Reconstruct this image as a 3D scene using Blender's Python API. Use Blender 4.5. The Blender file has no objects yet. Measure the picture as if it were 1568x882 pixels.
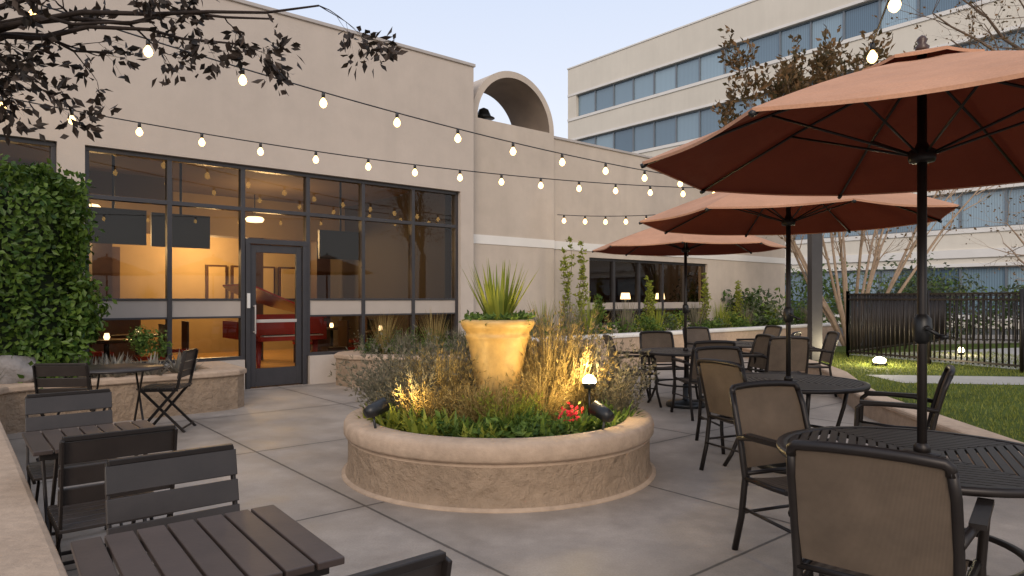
import bpy, math, random
from mathutils import Vector, Matrix
R = random.Random(7)
V = Vector
scene = bpy.context.scene
UP = V((0,0,1))

# ------------------------------------------------------------------ materials
def newmat(name):
    m = bpy.data.materials.new(name); m.use_nodes = True
    nt = m.node_tree; nt.nodes.clear()
    out = nt.nodes.new('ShaderNodeOutputMaterial')
    return m, nt, out
def N(nt, typ, **kw):
    n = nt.nodes.new(typ)
    for k, v in kw.items(): setattr(n, k, v)
    return n
def L(nt, a, b): nt.links.new(a, b)
def mathn(nt, op, a, b=None, c=None, clamp=False):
    n = N(nt, 'ShaderNodeMath', operation=op); n.use_clamp = clamp
    for i, x in enumerate((a, b, c)):
        if x is None: continue
        if isinstance(x, (int, float)): n.inputs[i].default_value = x
        else: L(nt, x, n.inputs[i])
    return n.outputs[0]
def noise_fac(nt, co, scale, detail=5, rough=.6):
    n = N(nt, 'ShaderNodeTexNoise'); n.inputs['Scale'].default_value = scale
    n.inputs['Detail'].default_value = detail; n.inputs['Roughness'].default_value = rough
    L(nt, co, n.inputs['Vector']); return n.outputs[0]
def maprange(nt, v, a, b, c, d):
    n = N(nt, 'ShaderNodeMapRange')
    L(nt, v, n.inputs[0])
    for i, x in enumerate((a, b, c, d)): n.inputs[i+1].default_value = x
    return n.outputs[0]
def scalecol(nt, col, fac):
    n = N(nt, 'ShaderNodeVectorMath', operation='SCALE')
    if isinstance(col, tuple): n.inputs[0].default_value = col[:3]
    else: L(nt, col, n.inputs[0])
    L(nt, fac, n.inputs['Scale']); return n.outputs[0]
def mixcol(nt, fac, a, b):
    n = N(nt, 'ShaderNodeMix', data_type='RGBA')
    L(nt, fac, n.inputs[0])
    for i, x in ((6, a), (7, b)):
        if isinstance(x, tuple): n.inputs[i].default_value = (*x[:3], 1)
        else: L(nt, x, n.inputs[i])
    return n.outputs[2]

def pmat(name, col, rough=.6, metal=0., noises=(), bump=None, island=0., spec=.5, streak=0.):
    m, nt, out = newmat(name)
    p = N(nt, 'ShaderNodeBsdfPrincipled')
    p.inputs['Roughness'].default_value = rough; p.inputs['Metallic'].default_value = metal
    p.inputs['Specular IOR Level'].default_value = spec
    tc = N(nt, 'ShaderNodeTexCoord').outputs['Object']
    c = col
    for (s, a) in noises:
        f = maprange(nt, noise_fac(nt, tc, s), .3, .7, 1-a, 1+a)
        c = scalecol(nt, c, f)
    if streak:
        mp = N(nt, 'ShaderNodeMapping'); mp.inputs['Scale'].default_value = (2.2, 2.2, .16); L(nt, tc, mp.inputs[0])
        c = scalecol(nt, c, maprange(nt, noise_fac(nt, mp.outputs[0], 1.5, 6), .35, .7, 1+streak*.4, 1-streak))
    if island:
        g = N(nt, 'ShaderNodeNewGeometry').outputs['Random Per Island']
        c = scalecol(nt, c, maprange(nt, g, 0, 1, 1-island, 1+island))
    if isinstance(c, tuple): p.inputs['Base Color'].default_value = (*c, 1)
    else: L(nt, c, p.inputs['Base Color'])
    if bump:
        b = N(nt, 'ShaderNodeBump'); b.inputs['Strength'].default_value = bump[1]
        b.inputs['Distance'].default_value = bump[2] if len(bump) > 2 else .01
        L(nt, noise_fac(nt, tc, bump[0], 6, .65), b.inputs['Height']); L(nt, b.outputs[0], p.inputs['Normal'])
    L(nt, p.outputs[0], out.inputs[0])
    return m

def leafmat(name, c1, c2, trans=.35, rough=.6):
    m, nt, out = newmat(name)
    g = N(nt, 'ShaderNodeNewGeometry').outputs['Random Per Island']
    c = mixcol(nt, g, c1, c2)
    p = N(nt, 'ShaderNodeBsdfPrincipled'); p.inputs['Roughness'].default_value = rough
    p.inputs['Specular IOR Level'].default_value = .3
    L(nt, c, p.inputs['Base Color'])
    t = N(nt, 'ShaderNodeBsdfTranslucent'); L(nt, c, t.inputs[0])
    mx = N(nt, 'ShaderNodeMixShader'); mx.inputs[0].default_value = trans
    L(nt, p.outputs[0], mx.inputs[1]); L(nt, t.outputs[0], mx.inputs[2]); L(nt, mx.outputs[0], out.inputs[0])
    return m
def emit(name, col, s):
    m, nt, out = newmat(name)
    e = N(nt, 'ShaderNodeEmission'); e.inputs[0].default_value = (*col, 1); e.inputs[1].default_value = s
    L(nt, e.outputs[0], out.inputs[0]); return m
def glassmat(name, tint, ior=1.5, refl=(1,1,1)):
    m, nt, out = newmat(name)
    t = N(nt, 'ShaderNodeBsdfTransparent'); t.inputs[0].default_value = (*tint, 1)
    g = N(nt, 'ShaderNodeBsdfGlossy'); g.inputs['Roughness'].default_value = .01; g.inputs[0].default_value = (*refl, 1)
    f = N(nt, 'ShaderNodeFresnel'); f.inputs[0].default_value = ior
    mx = N(nt, 'ShaderNodeMixShader'); L(nt, f.outputs[0], mx.inputs[0])
    L(nt, t.outputs[0], mx.inputs[1]); L(nt, g.outputs[0], mx.inputs[2]); L(nt, mx.outputs[0], out.inputs[0])
    return m

D = V((0.7666, 0.6421, 0)); P = V((-0.6421, 0.7666, 0))

def concrete():
    m, nt, out = newmat('patio_concrete')
    pos = N(nt, 'ShaderNodeNewGeometry').outputs['Position']
    def dot(v):
        n = N(nt, 'ShaderNodeVectorMath', operation='DOT_PRODUCT'); L(nt, pos, n.inputs[0]); n.inputs[1].default_value = v
        return n.outputs['Value']
    u = mathn(nt, 'PINGPONG', mathn(nt, 'SUBTRACT', dot(D), 2.17), .93)
    v = mathn(nt, 'PINGPONG', mathn(nt, 'SUBTRACT', dot(P), 2.03), 1.05)
    dist = mathn(nt, 'MINIMUM', u, v)
    wob = maprange(nt, noise_fac(nt, pos, 20), .3, .7, -.002, .002)
    dist = mathn(nt, 'ADD', dist, wob)
    j = maprange(nt, dist, .006, .013, .3, 1.)
    c = scalecol(nt, (.325, .273, .228), maprange(nt, noise_fac(nt, pos, .7, 6), .3, .7, .68, 1.28))
    c = scalecol(nt, c, maprange(nt, noise_fac(nt, pos, 4, 8, .7), .3, .7, .80, 1.18))
    c = scalecol(nt, c, maprange(nt, noise_fac(nt, pos, 90, 3), .3, .7, .90, 1.10))
    edge = maprange(nt, dist, .01, .12, .86, 1.)
    c = scalecol(nt, c, edge)
    c = scalecol(nt, c, j)
    p = N(nt, 'ShaderNodeBsdfPrincipled'); L(nt, c, p.inputs['Base Color'])
    L(nt, maprange(nt, noise_fac(nt, pos, 2.), .3, .7, .42, .72), p.inputs['Roughness'])
    b = N(nt, 'ShaderNodeBump'); b.inputs['Strength'].default_value = .35; b.inputs['Distance'].default_value = .01
    h = mathn(nt, 'ADD', mathn(nt, 'MULTIPLY', noise_fac(nt, pos, 60, 5), .25), j)
    L(nt, h, b.inputs['Height']); L(nt, b.outputs[0], p.inputs['Normal'])
    L(nt, p.outputs[0], out.inputs[0]); return m

M = {}
M['concrete'] = concrete()
M['stucco'] = pmat('stucco', (.50, .43, .37), .9, noises=((.35, .06), (3, .04)), bump=(35, .35, .008), spec=.2, streak=.03)
M['stucco2'] = pmat('stucco_arch', (.50, .425, .355), .9, noises=((.5, .07), (3, .05)), bump=(35, .35, .008), spec=.2, streak=.05)
M['trim'] = pmat('white_trim', (.68, .65, .61), .7, noises=((1, .05),), spec=.3)
M['cap'] = pmat('parapet_metal', (.42, .38, .35), .5, noises=((2, .08),))
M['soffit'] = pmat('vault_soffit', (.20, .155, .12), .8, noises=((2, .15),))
M['farwall'] = pmat('far_stucco', (.62, .57, .49), .9, noises=((.12, .07), (.8, .03)), bump=(8, .2, .02), spec=.2, streak=.03)
M['frame'] = pmat('bronze_frame', (.05, .047, .05), .38, .3, noises=((6, .1),))
M['ffr'] = pmat('far_window_frame', (.16, .18, .20), .4, .3)
M['band'] = pmat('spandrel', (.42, .36, .31), .6, noises=((2, .06),))
M['glass'] = glassmat('tinted_glass', (.66, .62, .56), 1.42)
M['glassd'] = glassmat('door_glass', (.93, .91, .88), 1.3)
M['stone'] = pmat('cast_stone', (.44, .325, .235), .8, noises=((1.5, .12), (12, .1)), bump=(22, .6, .012), spec=.25)
M['stonerough'] = pmat('textured_stone', (.33, .24, .165), .9, noises=((2, .14), (14, .12)), bump=(9, 1, .06), spec=.2)
M['soil'] = pmat('bark_mulch', (.045, .03, .02), .95, noises=((20, .4),), bump=(40, 1, .03), spec=.1)
M['dark'] = pmat('dark_metal', (.022, .017, .015), .42, .4, noises=((15, .15),))
M['slat'] = pmat('slat_brown', (.055, .038, .032), .42, 0, noises=((9, .18),), bump=(60, .15, .003), island=.18)
M['slatblk'] = pmat('slat_black', (.030, .023, .020), .4, 0, noises=((9, .18),), bump=(60, .15, .003), island=.12)
M['rock'] = pmat('boulder_rock', (.22, .20, .19), .9, noises=((5, .25),), bump=(12, .9, .03))
M['pot'] = pmat('pot_glazed', (.50, .32, .11), .45, noises=((2.2, .16), (14, .12)), bump=(20, .3, .01))
M['black'] = pmat('black_plastic', (.012, .012, .012), .4)
M['asph'] = pmat('asphalt', (.06, .06, .055), .9, noises=((.5, .15), (20, .2)))
M['lawn'] = pmat('lawn_soil', (.08, .105, .025), .95, noises=((1.2, .35), (15, .3)), bump=(50, 1, .03), spec=.1)
M['path'] = pmat('path_stone', (.34, .32, .29), .85, noises=((1.5, .1), (30, .1)), bump=(60, .3, .005))
M['bark'] = pmat('bark', (.16, .115, .085), .9, noises=((8, .3),), bump=(30, .7, .01), spec=.15)
M['barkd'] = pmat('dark_bark', (.035, .026, .022), .9, noises=((8, .3),), bump=(30, .7, .01), spec=.15)
M['pale'] = pmat('pale_bark', (.33, .24, .17), .85, noises=((5, .2),), bump=(30, .4, .01), spec=.15)
M['hedge'] = leafmat('hedge_leaf', (.025, .065, .010), (.125, .195, .030), .3, .42)
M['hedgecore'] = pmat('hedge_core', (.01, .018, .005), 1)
M['green'] = leafmat('green_leaf', (.035, .08, .018), (.17, .25, .045), .35)
M['lime'] = leafmat('lime_leaf', (.15, .20, .03), (.38, .39, .06), .4)
M['sage'] = leafmat('sage_leaf', (.10, .10, .07), (.27, .23, .15), .3)
M['gold'] = leafmat('gold_grass', (.22, .155, .055), (.48, .36, .14), .4)
M['olive'] = leafmat('olive_leaf', (.05, .075, .04), (.13, .15, .085), .3)
M['brownleaf'] = leafmat('brown_leaf', (.06, .05, .02), (.22, .12, .05), .3)
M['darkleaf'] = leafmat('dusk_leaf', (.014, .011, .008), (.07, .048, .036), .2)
M['red'] = leafmat('red_petal', (.55, .02, .03), (.75, .05, .08), .2)
M['grass'] = leafmat('grass_blade', (.09, .13, .02), (.27, .28, .06), .35)
M['succ'] = leafmat('succulent', (.18, .17, .14), (.34, .30, .24), .15)
M['bulb'] = emit('bulb_glow', (1, .60, .22), 7)
M['floodl'] = emit('flood_lens', (1, .8, .45), 40)
M['indoorlamp'] = emit('indoor_lamp', (1, .70, .36), 5)
M['shade'] = emit('lit_panel', (1, .62, .25), 1.2)

def slingmat():
    m, nt, out = newmat('sling_mesh')
    tc = N(nt, 'ShaderNodeTexCoord').outputs['Object']
    w = N(nt, 'ShaderNodeTexWave'); w.inputs['Scale'].default_value = 90; w.bands_direction = 'X'; L(nt, tc, w.inputs[0])
    w2 = N(nt, 'ShaderNodeTexWave'); w2.inputs['Scale'].default_value = 90; w2.bands_direction = 'Z'; L(nt, tc, w2.inputs[0])
    f = mathn(nt, 'MULTIPLY', w.outputs['Fac'], w2.outputs['Fac'])
    c = mixcol(nt, f, (.11, .078, .054), (.25, .19, .135))
    c = scalecol(nt, c, maprange(nt, noise_fac(nt, tc, 6), .3, .7, .80, 1.17))
    p = N(nt, 'ShaderNodeBsdfPrincipled'); p.inputs['Roughness'].default_value = .7
    L(nt, c, p.inputs['Base Color'])
    t = N(nt, 'ShaderNodeBsdfTranslucent'); L(nt, c, t.inputs[0])
    mx = N(nt, 'ShaderNodeMixShader'); mx.inputs[0].default_value = .3
    L(nt, p.outputs[0], mx.inputs[1]); L(nt, t.outputs[0], mx.inputs[2]); L(nt, mx.outputs[0], out.inputs[0])
    return m
M['sling'] = slingmat()
def canvas(name, col, tcol, tf):
    m, nt, out = newmat(name)
    tc = N(nt, 'ShaderNodeTexCoord').outputs['Object']
    c = scalecol(nt, col, maprange(nt, noise_fac(nt, tc, 2.5), .3, .7, .84, 1.12))
    c = scalecol(nt, c, maprange(nt, noise_fac(nt, tc, 150, 2), .3, .7, .92, 1.08))
    d = N(nt, 'ShaderNodeBsdfPrincipled'); d.inputs['Roughness'].default_value = .85; d.inputs['Specular IOR Level'].default_value = .2
    L(nt, c, d.inputs['Base Color'])
    b = N(nt, 'ShaderNodeBump'); b.inputs['Strength'].default_value = .5; b.inputs['Distance'].default_value = .04
    L(nt, noise_fac(nt, tc, 4), b.inputs['Height']); L(nt, b.outputs[0], d.inputs['Normal'])
    t = N(nt, 'ShaderNodeBsdfTranslucent'); t.inputs[0].default_value = (*tcol, 1)
    mx = N(nt, 'ShaderNodeMixShader'); mx.inputs[0].default_value = tf
    L(nt, d.outputs[0], mx.inputs[1]); L(nt, t.outputs[0], mx.inputs[2]); L(nt, mx.outputs[0], out.inputs[0])
    return m
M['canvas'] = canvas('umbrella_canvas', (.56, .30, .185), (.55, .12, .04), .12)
M['underside_shade'] = canvas('umbrella_underside_shade', (.21, .062, .038), (.5, .10, .04), .3)  # underside of the same canvas, its shade put into a darker colour
def farglass():
    m, nt, out = newmat('far_window_glass')
    tc = N(nt, 'ShaderNodeTexCoord').outputs['Object']
    g = N(nt, 'ShaderNodeNewGeometry').outputs['Random Per Island']
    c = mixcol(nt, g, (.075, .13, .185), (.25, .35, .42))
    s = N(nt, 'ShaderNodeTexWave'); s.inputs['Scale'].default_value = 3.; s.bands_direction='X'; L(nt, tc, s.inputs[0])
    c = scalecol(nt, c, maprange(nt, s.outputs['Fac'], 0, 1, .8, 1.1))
    p = N(nt, 'ShaderNodeBsdfPrincipled'); L(nt, c, p.inputs['Base Color']); p.inputs['Roughness'].default_value = .05
    p.inputs['Specular IOR Level'].default_value = 1.
    L(nt, p.outputs[0], out.inputs[0]); return m
M['farglass'] = farglass()

# ------------------------------------------------------------------ builder
class B:
    def __init__(s): s.v = []; s.f = []; s.m = []; s.sm = []; s.ml = []
    def mi(s, k):
        if k not in s.ml: s.ml.append(k)
        return s.ml.index(k)
    def add(s, vs, fs, k, smooth=False):
        o = len(s.v); s.v += [tuple(x) for x in vs]; i = s.mi(k)
        for f in fs: s.f.append(tuple(o+j for j in f)); s.m.append(i); s.sm.append(smooth)
    def box(s, a, b, k):   # min,max corners
        x0,y0,z0 = a; x1,y1,z1 = b
        vs = [(x0,y0,z0),(x1,y0,z0),(x1,y1,z0),(x0,y1,z0),(x0,y0,z1),(x1,y0,z1),(x1,y1,z1),(x0,y1,z1)]
        s.add(vs, [(0,3,2,1),(4,5,6,7),(0,1,5,4),(1,2,6,5),(2,3,7,6),(3,0,4,7)], k)
    def obox(s, c, size, rot, k):
        c = V(c); hx,hy,hz = [q/2 for q in size]
        vs = [c + rot @ V((sx*hx, sy*hy, sz*hz)) for sz in (-1,1) for sx,sy in ((-1,-1),(1,-1),(1,1),(-1,1))]
        s.add(vs, [(0,3,2,1),(4,5,6,7),(0,1,5,4),(1,2,6,5),(2,3,7,6),(3,0,4,7)], k)
    def bar(s, p0, p1, w, t, k, side=None):
        p0 = V(p0); p1 = V(p1); z = (p1-p0); ln = z.length; z.normalize()
        side = V(side) if side else (V((1,0,0)) if abs(z.x) < .9 else V((0,1,0)))
        x = (side - z*side.dot(z)).normalized(); y = z.cross(x)
        rot = Matrix((x, y, z)).transposed()
        s.obox((p0+p1)/2, (w, t, ln), rot, k)
    def tube(s, pts, rs, k, n=8, cap=True):
        pts = [V(p) for p in pts]
        if isinstance(rs, (int, float)): rs = [rs]*len(pts)
        vs = []; fs = []
        t0 = (pts[1]-pts[0]).normalized()
        x = t0.orthogonal().normalized()
        for i, p in enumerate(pts):
            if i == 0: t = t0
            elif i == len(pts)-1: t = (pts[i]-pts[i-1]).normalized()
            else: t = ((pts[i+1]-pts[i]).normalized() + (pts[i]-pts[i-1]).normalized())
            if t.length < 1e-6: t = t0
            t.normalize()
            x = (x - t*x.dot(t)); 
            if x.length < 1e-5: x = t.orthogonal()
            x.normalize(); y = t.cross(x)
            for j in range(n):
                a = 2*math.pi*j/n
                vs.append(p + (x*math.cos(a) + y*math.sin(a))*rs[i])
        for i in range(len(pts)-1):
            for j in range(n):
                a = i*n+j; b = i*n+(j+1)%n
                fs.append((a, b, b+n, a+n))
        if cap and n > 3:
            fs.append(tuple(reversed(range(n)))); fs.append(tuple((len(pts)-1)*n+j for j in range(n)))
        s.add(vs, fs, k, True)
    def lathe(s, prof, k, n=48, c=(0,0,0), cap=False, wob=0):
        vs = []; fs = []
        for r, z in prof:
            for j in range(n):
                a = 2*math.pi*j/n
                vs.append((c[0]+r*math.cos(a), c[1]+r*math.sin(a), c[2]+z))
        for i in range(len(prof)-1):
            for j in range(n):
                a = i*n+j; b = i*n+(j+1)%n
                fs.append((a, b, b+n, a+n))
        if cap: fs.append(tuple((len(prof)-1)*n+j for j in range(n)))
        s.add(vs, fs, k, True)
    def leaf(s, p, d, nrm, ln, w, k):
        d = d.normalized(); sd = d.cross(nrm)
        if sd.length < 1e-4: sd = d.orthogonal()
        sd.normalize(); m = p + d*ln*.5
        up = sd.cross(d)*ln*.08
        s.add([p, m+sd*w*.5+up, p+d*ln, m-sd*w*.5+up], [(0,1,2,3)], k)
    def blade(s, p, d, ln, w, droop, k, seg=3):
        d = V(d).normalized(); sd = d.cross(UP)
        if sd.length < .05: sd = V((R.uniform(-1,1), R.uniform(-1,1), 0))
        sd.normalize(); vs = []; q = V(p)
        for i in range(seg+1):
            ww = w*(1-(i/seg)**1.5)*.5 + .0004
            vs += [q - sd*ww, q + sd*ww]
            q = q + d*ln/seg
            d = (d + V((0,0,-droop/seg))).normalized()
        s.add(vs, [(2*i, 2*i+1, 2*i+3, 2*i+2) for i in range(seg)], k)
    def sweep(s, pts, prof, k):
        """closed cross-section prof [(offset,z)] swept along a 2-D path, mitred"""
        pts = [V((p[0], p[1], 0)) for p in pts]; n = len(pts); m = len(prof); vs = []
        for i in range(n):
            d1 = (pts[i]-pts[i-1]).normalized() if i > 0 else (pts[1]-pts[0]).normalized()
            d2 = (pts[i+1]-pts[i]).normalized() if i < n-1 else d1
            t = (d1+d2).normalized(); nn = V((-t.y, t.x, 0)); sc = 1/max(.5, t.dot(d1))
            for (o, z) in prof:
                q = pts[i]+nn*o*sc; vs.append((q.x, q.y, z))
        fs = []
        for i in range(n-1):
            for a in range(m):
                c = (a+1) % m; fs.append((i*m+a, i*m+c, (i+1)*m+c, (i+1)*m+a))
        fs.append(tuple(range(m))); fs.append(tuple((n-1)*m+a for a in reversed(range(m))))
        s.add(vs, fs, k)
    def wall(s, pts, w, z1, k, kc, over=.03, ct=.075):
        h = w/2; c = h+over
        s.sweep(pts, [(-h,-.01),(-h,z1-ct+.006),(h,z1-ct+.006),(h,-.01)], k)
        s.sweep(pts, [(-c+.008,z1-ct),(-c,z1-ct+.012),(-c,z1-.025),(-c+.008,z1-.008),(-c+.028,z1),(c-.028,z1),(c-.008,z1-.008),(c,z1-.025),(c,z1-ct+.012),(c-.008,z1-ct)], kc)
    def make(s, name, parent=None, mw=None, bevel=0, data_only=False, seg=2):
        me = bpy.data.meshes.new(name); me.from_pydata(s.v, [], s.f)
        for k in s.ml: me.materials.append(M[k])
        me.polygons.foreach_set('material_index', s.m); me.polygons.foreach_set('use_smooth', s.sm)
        me.update()
        if data_only: return me
        return mkobj(name, me, parent, mw, bevel, seg)
def mkobj(name, me, parent=None, mw=None, bevel=0, seg=2):
    o = bpy.data.objects.new(name, me); scene.collection.objects.link(o)
    if mw is not None: o.matrix_world = mw
    if parent:
        o.parent = parent
    if bevel:
        md = o.modifiers.new('Bevel', 'BEVEL'); md.width = bevel; md.segments = seg; md.limit_method = 'ANGLE'; md.angle_limit = math.radians(40)
    return o
def empty(name, mw=None):
    o = bpy.data.objects.new(name, None); scene.collection.objects.link(o)
    if mw is not None: o.matrix_world = mw
    return o
def light(name, typ, loc, energy, col, parent=None, **kw):
    l = bpy.data.lights.new(name, typ); l.energy = energy; l.color = col
    for k, v in kw.items(): setattr(l, k, v)
    o = bpy.data.objects.new(name, l); scene.collection.objects.link(o); o.location = loc
    if parent: o.parent = parent
    return o
def frame(o, x, y):
    return Matrix(((x[0],y[0],0,o[0]),(x[1],y[1],0,o[1]),(x[2],y[2],1,o[2]),(0,0,0,1)))

# ------------------------------------------------------------------ ground
b = B(); b.add([(-400,-400,-.03),(400,-400,-.03),(400,400,-.03),(-400,400,-.03)], [(0,1,2,3)], 'asph'); b.make('ground')
b = B(); b.add([(-14,-8,0),(30,-8,0),(30,26,0),(-14,26,0)], [(0,1,2,3)], 'concrete'); b.make('patio_paving')

# ------------------------------------------------------------------ restaurant building
P0 = V((-4.09, 10.35, 0)); F = frame(P0, D, P)
bld = empty('restaurant_building', F)
def part(bb, name, bevel=0): return bb.make(name, bld, None, bevel)
WT, WB = 3.45, .46
w = B()
w.box((-14,0,WT),(4.36,.3,5.9),'stucco')
w.box((-14,0,0),(-8.5,.3,WT),'stucco')
w.box((-2.4,0,0),(-2.09,.3,WT),'stucco')
w.box((4.05,0,0),(4.36,.3,WT),'stucco')
w.box((-8.5,0,0),(-2.4,.3,WB),'stucco')
w.box((-2.09,0,0),(0,.3,WB),'stucco')
w.box((1.043,0,0),(4.05,.3,WB),'stucco')
w.box((4.06,.3,0),(4.36,9,5.9),'stucco')
w.box((-14,9,0),(4.36,9.3,5.9),'stucco')
w.box((-14.3,0,0),(-14,9.3,5.9),'stucco')
part(w, 'walls')
w = B(); w.box((-14.3,-.03,5.9),(4.39,.33,5.96),'cap'); w.box((4.05,.33,5.9),(4.39,9.3,5.96),'cap'); part(w,'parapet_cap',.008)
w = B(); w.box((-14,.3,5.3),(4.06,9,5.5),'cap'); part(w,'roof')
# frames
fr = B(); gl = B(); bd = B()
def bay(s0, s1, mull, door=None):
    y0, y1 = .08, .2
    fr.box((s0,y0,WT-.06),(s1,y1,WT),'frame')
    for i, m in enumerate(mull):
        hw = .032
        zz0 = WB
        a = m-hw; c = m+hw
        if i == 0: a, c = m, m+.06
        if i == len(mull)-1: a, c = m-.06, m
        fr.box((a,y0-.003,zz0),(c,y1+.003,WT-.06),'frame')
    for i in range(len(mull)-1):
        a, c = mull[i], mull[i+1]; a += .03; c -= .03
        fr.box((a,y0,2.75),(c,y1,2.81),'frame')
        if door is not None and abs(mull[i]-door) < .01:
            gl.add([(a,.14,2.81),(c,.14,2.81),(c,.14,WT-.06),(a,.14,WT-.06)],[(0,1,2,3)],'glass')
            gl.add([(a,.14,2.33),(c,.14,2.33),(c,.14,2.75),(a,.14,2.75)],[(0,1,2,3)],'glass')
            continue
        fr.box((a,y0,1.37),(c,y1,1.40),'frame'); fr.box((a,y0,1.10),(c,y1,1.13),'frame'); fr.box((a,y0,WB),(c,y1,WB+.05),'frame')
        bd.box((a,y0+.02,1.13),(c,y1-.02,1.37),'band')
        for z0, z1 in ((2.81,WT-.06),(1.40,2.75),(WB+.05,1.10)):
            e=R.uniform(-.004,.004)
            gl.add([(a,.14+e,z0),(c,.14-e,z0),(c,.14-e,z1),(a,.14+e,z1)],[(0,1,2,3)],'glass')
bay(-2.09, 4.05, [-2.09,-1.036,0,1.043,2.043,3.05,4.05], 0)
bay(-8.5, -2.4, [-8.5,-7.5,-6.5,-5.45,-4.4,-3.4,-2.4])
part(fr,'window_frames',.004); part(gl,'window_glass'); part(bd,'spandrel_panels')
dr = B()
dr.box((.035,.05,0),(.10,.22,2.25),'frame'); dr.box((.943,.05,0),(1.01,.22,2.25),'frame'); dr.box((.03,.05,2.25),(1.013,.22,2.33),'frame')
dr.box((.105,.09,.02),(.20,.15,2.24),'frame'); dr.box((.845,.09,.02),(.938,.15,2.24),'frame')
dr.box((.2,.09,2.12),(.845,.15,2.24),'frame'); dr.box((.2,.09,.02),(.845,.15,.30),'frame')
dr.box((.2,.06,1.02),(.845,.09,1.07),'cap'); dr.tube([(.16,.0,1.3),(.16,.0,.85)],.012,'cap'); dr.box((.15,.0,1.27),(.17,.09,1.29),'cap'); dr.box((.15,.0,.87),(.17,.09,.89),'cap')
dr.box((.045,.02,1.25),(.09,.049,1.48),'trim')
dr.add([(.2,.12,.3),(.845,.12,.3),(.845,.12,2.12),(.2,.12,2.12)],[(0,1,2,3)],'glassd')
part(dr,'entrance_door',.004)

# interior
M['wfloor'] = pmat('wood_floor', (.42,.24,.08), .3, noises=((3,.15),))
M['wwall'] = pmat('warm_wall', (.36,.26,.13), .8, noises=((1,.1),))
M['wceil'] = pmat('warm_ceiling', (.16,.115,.075), .8, noises=((1,.1),))
M['dwall'] = pmat('dark_partition', (.05,.037,.028), .7, noises=((1,.1),))
M['wood'] = pmat('dark_wood', (.06,.028,.018), .35, noises=((6,.2),))
M['redwood'] = pmat('red_lacquer', (.38,.035,.025), .2, noises=((4,.15),))
it = B()
it.box((-13.9,.31,-.02),(4.04,8.99,.02),'wfloor')
it.box((-13.9,.31,3.6),(4.04,8.99,3.7),'wceil')
it.box((-13.9,7.5,.02),(4.04,7.6,3.6),'wwall')
it.box((3.9,.31,.02),(4.04,7.5,3.6),'dwall')
it.box((-4.2,4.6,2.75),(3.9,5.1,3.6),'wwall')
it.box((-13.9,3.0,3.2),(-.3,3.4,3.6),'wceil')
it.box((-13.9,4.62,.02),(-4.4,4.9,3.6),'dwall')
it.box((-3.6,5.6,.02),(-1.9,5.75,2.2),'dwall')
for x in (-4.0,-1.35,1.6,3.2): it.box((x,4.62,.02),(x+.34,4.95,2.75),'wood')
it.box((-5,6.2,.02),(-.2,6.8,1.15),'wood')
it.box((-4.8,7.38,1.2),(-.4,7.49,2.6),'wood')
for i in range(5): it.box((-4.7+i*.85,7.33,1.35),(-4.7+i*.85+.7,7.37,2.45),'shade' if i in (1,3) else 'wwall')
for i in range(4):
    it.box((1.5+i*.62,7.38,1.35),(2.0+i*.62,7.49,2.25),'wood'); it.box((1.55+i*.62,7.34,1.4),(1.95+i*.62,7.375,2.2),'wwall')
# grand piano (red lacquer) behind the door
PY=-1.05
pz=[(x+.05,y+PY) for x,y in ((.45,2.3),(1.85,2.3),(1.9,2.6),(1.85,3.0),(1.6,3.4),(1.4,3.9),(1.05,4.15),(.65,4.1),(.45,3.8))]
nn=len(pz)
it.add([(x,y,.66) for x,y in pz]+[(x,y,.98) for x,y in pz],[tuple(reversed(range(nn))),tuple(nn+i for i in range(nn))]+[(i,(i+1)%nn,nn+(i+1)%nn,nn+i) for i in range(nn)],'redwood')
lid=[(x,y,1.02+(1.95-x)*.42) for x,y in pz if True]
it.add([V(q) for q in lid]+[V(q)+V((0,0,.03)) for q in lid],[tuple(reversed(range(nn))),tuple(nn+i for i in range(nn))]+[(i,(i+1)%nn,nn+(i+1)%nn,nn+i) for i in range(nn)],'redwood')
it.box((.6,2.08+PY,.66),(1.8,2.29+PY,.735),'redwood'); it.box((.66,2.09+PY,.736),(1.74,2.25+PY,.752),'trim')
for i in range(24): it.box((.69+i*.043,2.17+PY,.752),(.705+i*.043,2.25+PY,.765),'black')
it.box((.55,2.32+PY,.98),(1.85,2.36+PY,1.12),'redwood')
it.bar((.75,3.2+PY,.98),(.72,3.0+PY,1.5),.02,.02,'black')
for x,y in ((.68,2.4),(1.72,2.4),(.95,3.95)):
    it.tube([(x,y+PY,.03),(x,y+PY,.2),(x,y+PY,.66)],[.03,.035,.06],'redwood',10)
it.box((1.9,1.2,.42),(2.4,1.5,.49),'wood')
for x in (1.93,2.37):
    for y in (1.23,1.47): it.box((x-.02,y-.02,.02),(x+.02,y+.02,.42),'wood')
for (x,y) in ((-1.6,1.5),(-3.6,2.0),(3.1,1.4),(-.9,2.9),(-5.4,2.2),(3.0,3.4),(-6.8,1.6)):
    it.lathe([(0,.72),(.42,.72),(.42,.76),(0,.76)],'wood',20,(x,y,0)); it.tube([(x,y,.03),(x,y,.72)],.04,'black')
    it.lathe([(.03,.76),(.045,.80),(.03,.86),(0,.86)],'indoorlamp',12,(x,y,0))
    for dx,dy in ((-.6,0),(.6,.05)):
        it.box((x+dx-.2,y+dy-.2,.42),(x+dx+.2,y+dy+.2,.48),'redwood')
        bx = x+dx+(.18 if dx>0 else -.21)
        it.box((bx,y+dy-.2,.48),(bx+.03,y+dy+.2,.98),'wood')
        for ax in (-.17,.17):
            for ay in (-.17,.17): it.box((x+dx+ax-.015,y+dy+ay-.015,.02),(x+dx+ax+.015,y+dy+ay+.015,.42),'wood')
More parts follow.
